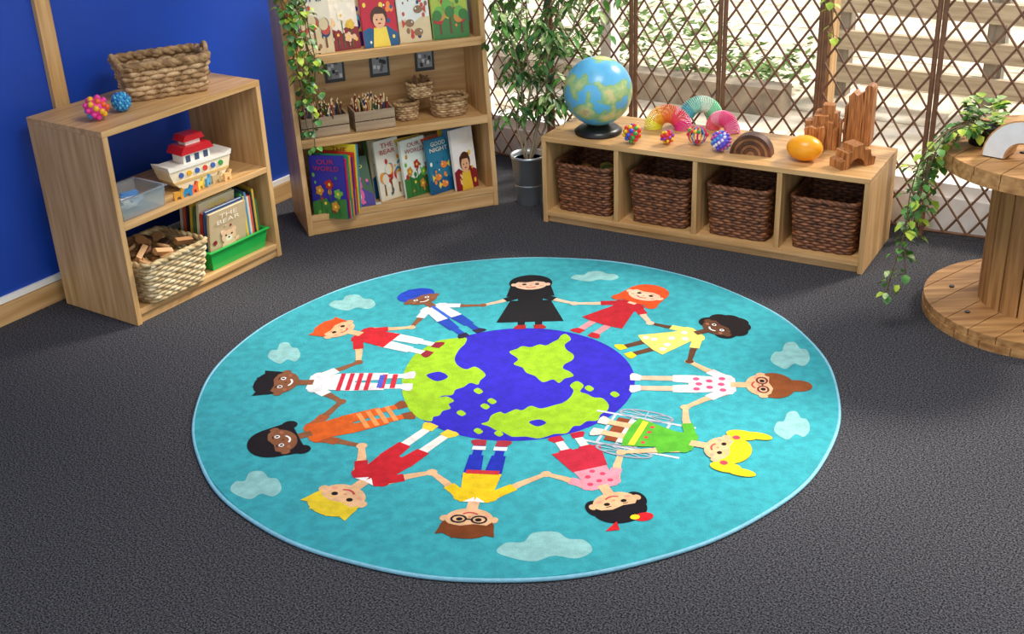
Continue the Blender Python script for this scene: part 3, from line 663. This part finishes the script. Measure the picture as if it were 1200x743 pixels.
def chair(P,Q,E,L):
    for y in (.05,.2,.35,.5): Q([(-.24,y),(.24,y),(.24,y+.025),(-.24,y+.025)],'#b8bcc8')
    for x in (-.24,.22): Q([(x,-.1),(x+.025,-.1),(x+.025,.72),(x,.72)],'#c8ccd4')
    for s in (-1,1):
        for k in range(20):
            a=2*pi*k/20;b=2*pi*(k+1)/20
            rline(P(s*.28+.07*cos(a),.3+.22*sin(a)),P(s*.28+.07*cos(b),.3+.22*sin(b)),.02*L,.02*L,'#9aa0b0')
        for k in range(4):
            a=pi*k/4; rline(P(s*.28+.065*cos(a),.3+.21*sin(a)),P(s*.28-.065*cos(a),.3-.21*sin(a)),.008*L,.008*L,'#b8bcc8')
    Q([(-.18,.1),(.18,.1),(.18,.42),(-.18,.42)],'#8a4224'); Q([(-.18,.2),(.18,.2),(.18,.26),(-.18,.26)],'#d8d4d0')
def pig(P,Q,E,L):
    E(0,1.06,.19,.15,'#e8cc1e')
    for s in (-1,1): E(s*.24,1.08,.07,.12,'#e8cc1e'); E(s*.27,1.2,.05,.11,'#e8cc1e'); E(s*.19,1.05,.03,.03,'#e04a5a')
kid(5,(702,500),(848,527),[(803,478),(728,531)],hair='#e8cc1e',top='#58b030',bot='#58b030',leg=SK,shoe='#d8c8c0',back=chair,hairfn=pig,dress=True,
    extra=lambda P,Q,E,L:(Q([(-.19,.3),(.19,.3),(.18,.35),(-.18,.35)],'#e4d43c'),dots('#d8444a',[(-.12,.4),(-.04,.4),(.04,.4),(.12,.4)],.018)(P,Q,E,L)))
def blk(P,Q,E,L):
    E(0,1.07,.2,.17,'#17131a'); E(.16,1.0,.07,.1,'#17131a'); E(-.16,1.0,.07,.1,'#17131a'); E(-.12,1.22,.07,.05,'#d8202a'); E(-.06,1.2,.035,.03,'#f0d020'); Q([(.08,1.2),(.2,1.28),(.1,1.3)],'#d8202a')
kid(6,(664,512),(722,591),[(728,531),(640,556)],hair='#17131a',top='#e494a4',bot='#c01f38',leg='#e4d8d4',shoe='#b81f38',hairfn=blk,
    extra=lambda P,Q,E,L:(Q([(-.2,.2),(.2,.2),(.14,.5),(-.14,.5)],'#c0263c'),dots('#d84465',[(-.06,.6),(.06,.6),(0,.68),(0,.54),(-.08,.7),(.08,.7)])(P,Q,E,L)))
def boyhair(c):
    def f(P,Q,E,L):
        E(0,1.07,.185,.13,c); Q([(-.17,1.0),(.17,1.0),(.2,1.16),(.12,1.14),(.08,1.2),(0,1.15),(-.06,1.2),(-.12,1.15),(-.2,1.17)],c)
    return f
kid(7,(576,519),(549,611),[(506,554),(640,556)],hair='#7a3f1c',top='#e8c41a',bot='#2030b0',leg='#2030b0',shoe='#a82f3e',hairfn=boyhair('#7a3f1c'),collar='#f4f4f4',
    extra=lambda P,Q,E,L:(Q([(-.12,.38),(.12,.38),(.12,.43),(-.12,.43)],'#c8303a'),Q([(-.13,.06),(-.03,.06),(-.03,.11),(-.13,.11)],'#e4e4e8'),Q([(.13,.06),(.03,.06),(.03,.11),(.13,.11)],'#e4e4e8')))
kid(8,(516,504),(399,584),[(506,554),(424,523)],hair='#e8ca2e',top='#c4202c',bot='#c4202c',leg='#e6e2dc',shoe='#e2c83a',hairfn=boyhair('#e8ca2e'),collar='#f4f4f4',cut=.28)
kid(9,(476,481),(325,518),[(424,523),(400,471)],skin=BR,hair='#19131a',top='#d45e1e',bot='#d45e1e',leg='#d45e1e',shoe='#8a4a2a',sleeve='#a8562e',
    hairfn=longhair('#19131a',.24,.84),extra=stripes('#e89254',.1,.4,4,.12))
kid(10,(480,447),(328,449),[(400,471),(420,425)],skin=BR,hair='#19131a',top='#e4e4e8',bot='#dcd8dc',leg='#e0dcdc',shoe='#d4ccd4',hairfn=boyhair('#19131a'),extra=lambda P,Q,E,L:(stripes('#c4283c',.3,.58,4,.135)(P,Q,E,L),stripes('#c4283c',.1,.26,2,.11)(P,Q,E,L),Q([(-.1,.2),(.1,.2),(.1,.24),(-.1,.24)],'#4a58c0')))
kid(11,(508,410),(395,386),[(420,425),(482,384)],skin=SK,hair='#d8521e',top='#c4202c',bot='#e6e4e4',leg='#e6e4e4',shoe='#8a2030',hairfn=boyhair('#d8521e'))
def turb(P,Q,E,L):
    E(0,1.1,.2,.15,'#2446c4'); Q([(-.18,1.0),(.18,1.0),(.14,1.2),(0,1.26),(-.14,1.2)],'#2446c4')
kid(12,(553,391),(493,350),[(482,384),(566,358)],skin=BR,hair='#2448c0',top='#e2e4ea',bot='#2446b0',leg='#2446b0',shoe='#2a2040',hairfn=turb,extra=lambda P,Q,E,L:Q([(-.02,.42),(.02,.42),(.02,.76),(-.02,.76)],'#3a6ad0'))
def lenses(F,H,c):
    LZ[0]=base_l+75*ST
    o=G(F);a=G(H)-o;L=a.length;v=a/L;u=Vector((v.y,-v.x)); P=lambda x,y:o+u*x*L+v*y*L
    for s in (-1,1):
        for k in range(16):
            A=2*pi*k/16;B=2*pi*(k+1)/16; LZ[0]-=ST*.9; rline(P(s*.07+.05*cos(A),.985+.04*sin(A)),P(s*.07+.05*cos(B),.985+.04*sin(B)),.014*L,.014*L,c)
    rline(P(-.02,.985),P(.02,.985),.012*L,.012*L,c)
lenses((576,519),(549,611),'#1a1a26'); lenses((743,449),(896,452),'#7a2a3a')
rug.build('round_rug',(0,0,.0005))
# ---------------- lights ----------------
w=bpy.data.worlds.new('world'); scene.world=w; w.use_nodes=True; w.node_tree.nodes['Background'].inputs[0].default_value=(.95,.97,1,1); w.node_tree.nodes['Background'].inputs[1].default_value=1.25
def area(name,loc,rot,sx,sy,e,col=(1,1,1)):
    l=bpy.data.lights.new(name,'AREA'); l.shape='RECTANGLE'; l.size=sx; l.size_y=sy; l.energy=e; l.color=col
    o=bpy.data.objects.new(name,l); scene.collection.objects.link(o); o.location=loc; o.rotation_euler=rot; return o
area('added_overhead_fill',(.35,-.3,2.7),(0,0,0),1.0,1.0,52,(1,.97,.92))  # added soft fill from above for the interior, no visible fixture
sun=bpy.data.lights.new('sun','SUN'); sun.energy=5.5; sun.angle=.2; sun.color=(1,.92,.8); so=bpy.data.objects.new('sun',sun); scene.collection.objects.link(so)
d=(WF.to_3x3()@Vector((-.5,-1,-.95))).normalized(); so.rotation_euler=d.to_track_quat('-Z','Y').to_euler(); so.location=(2,6,5)
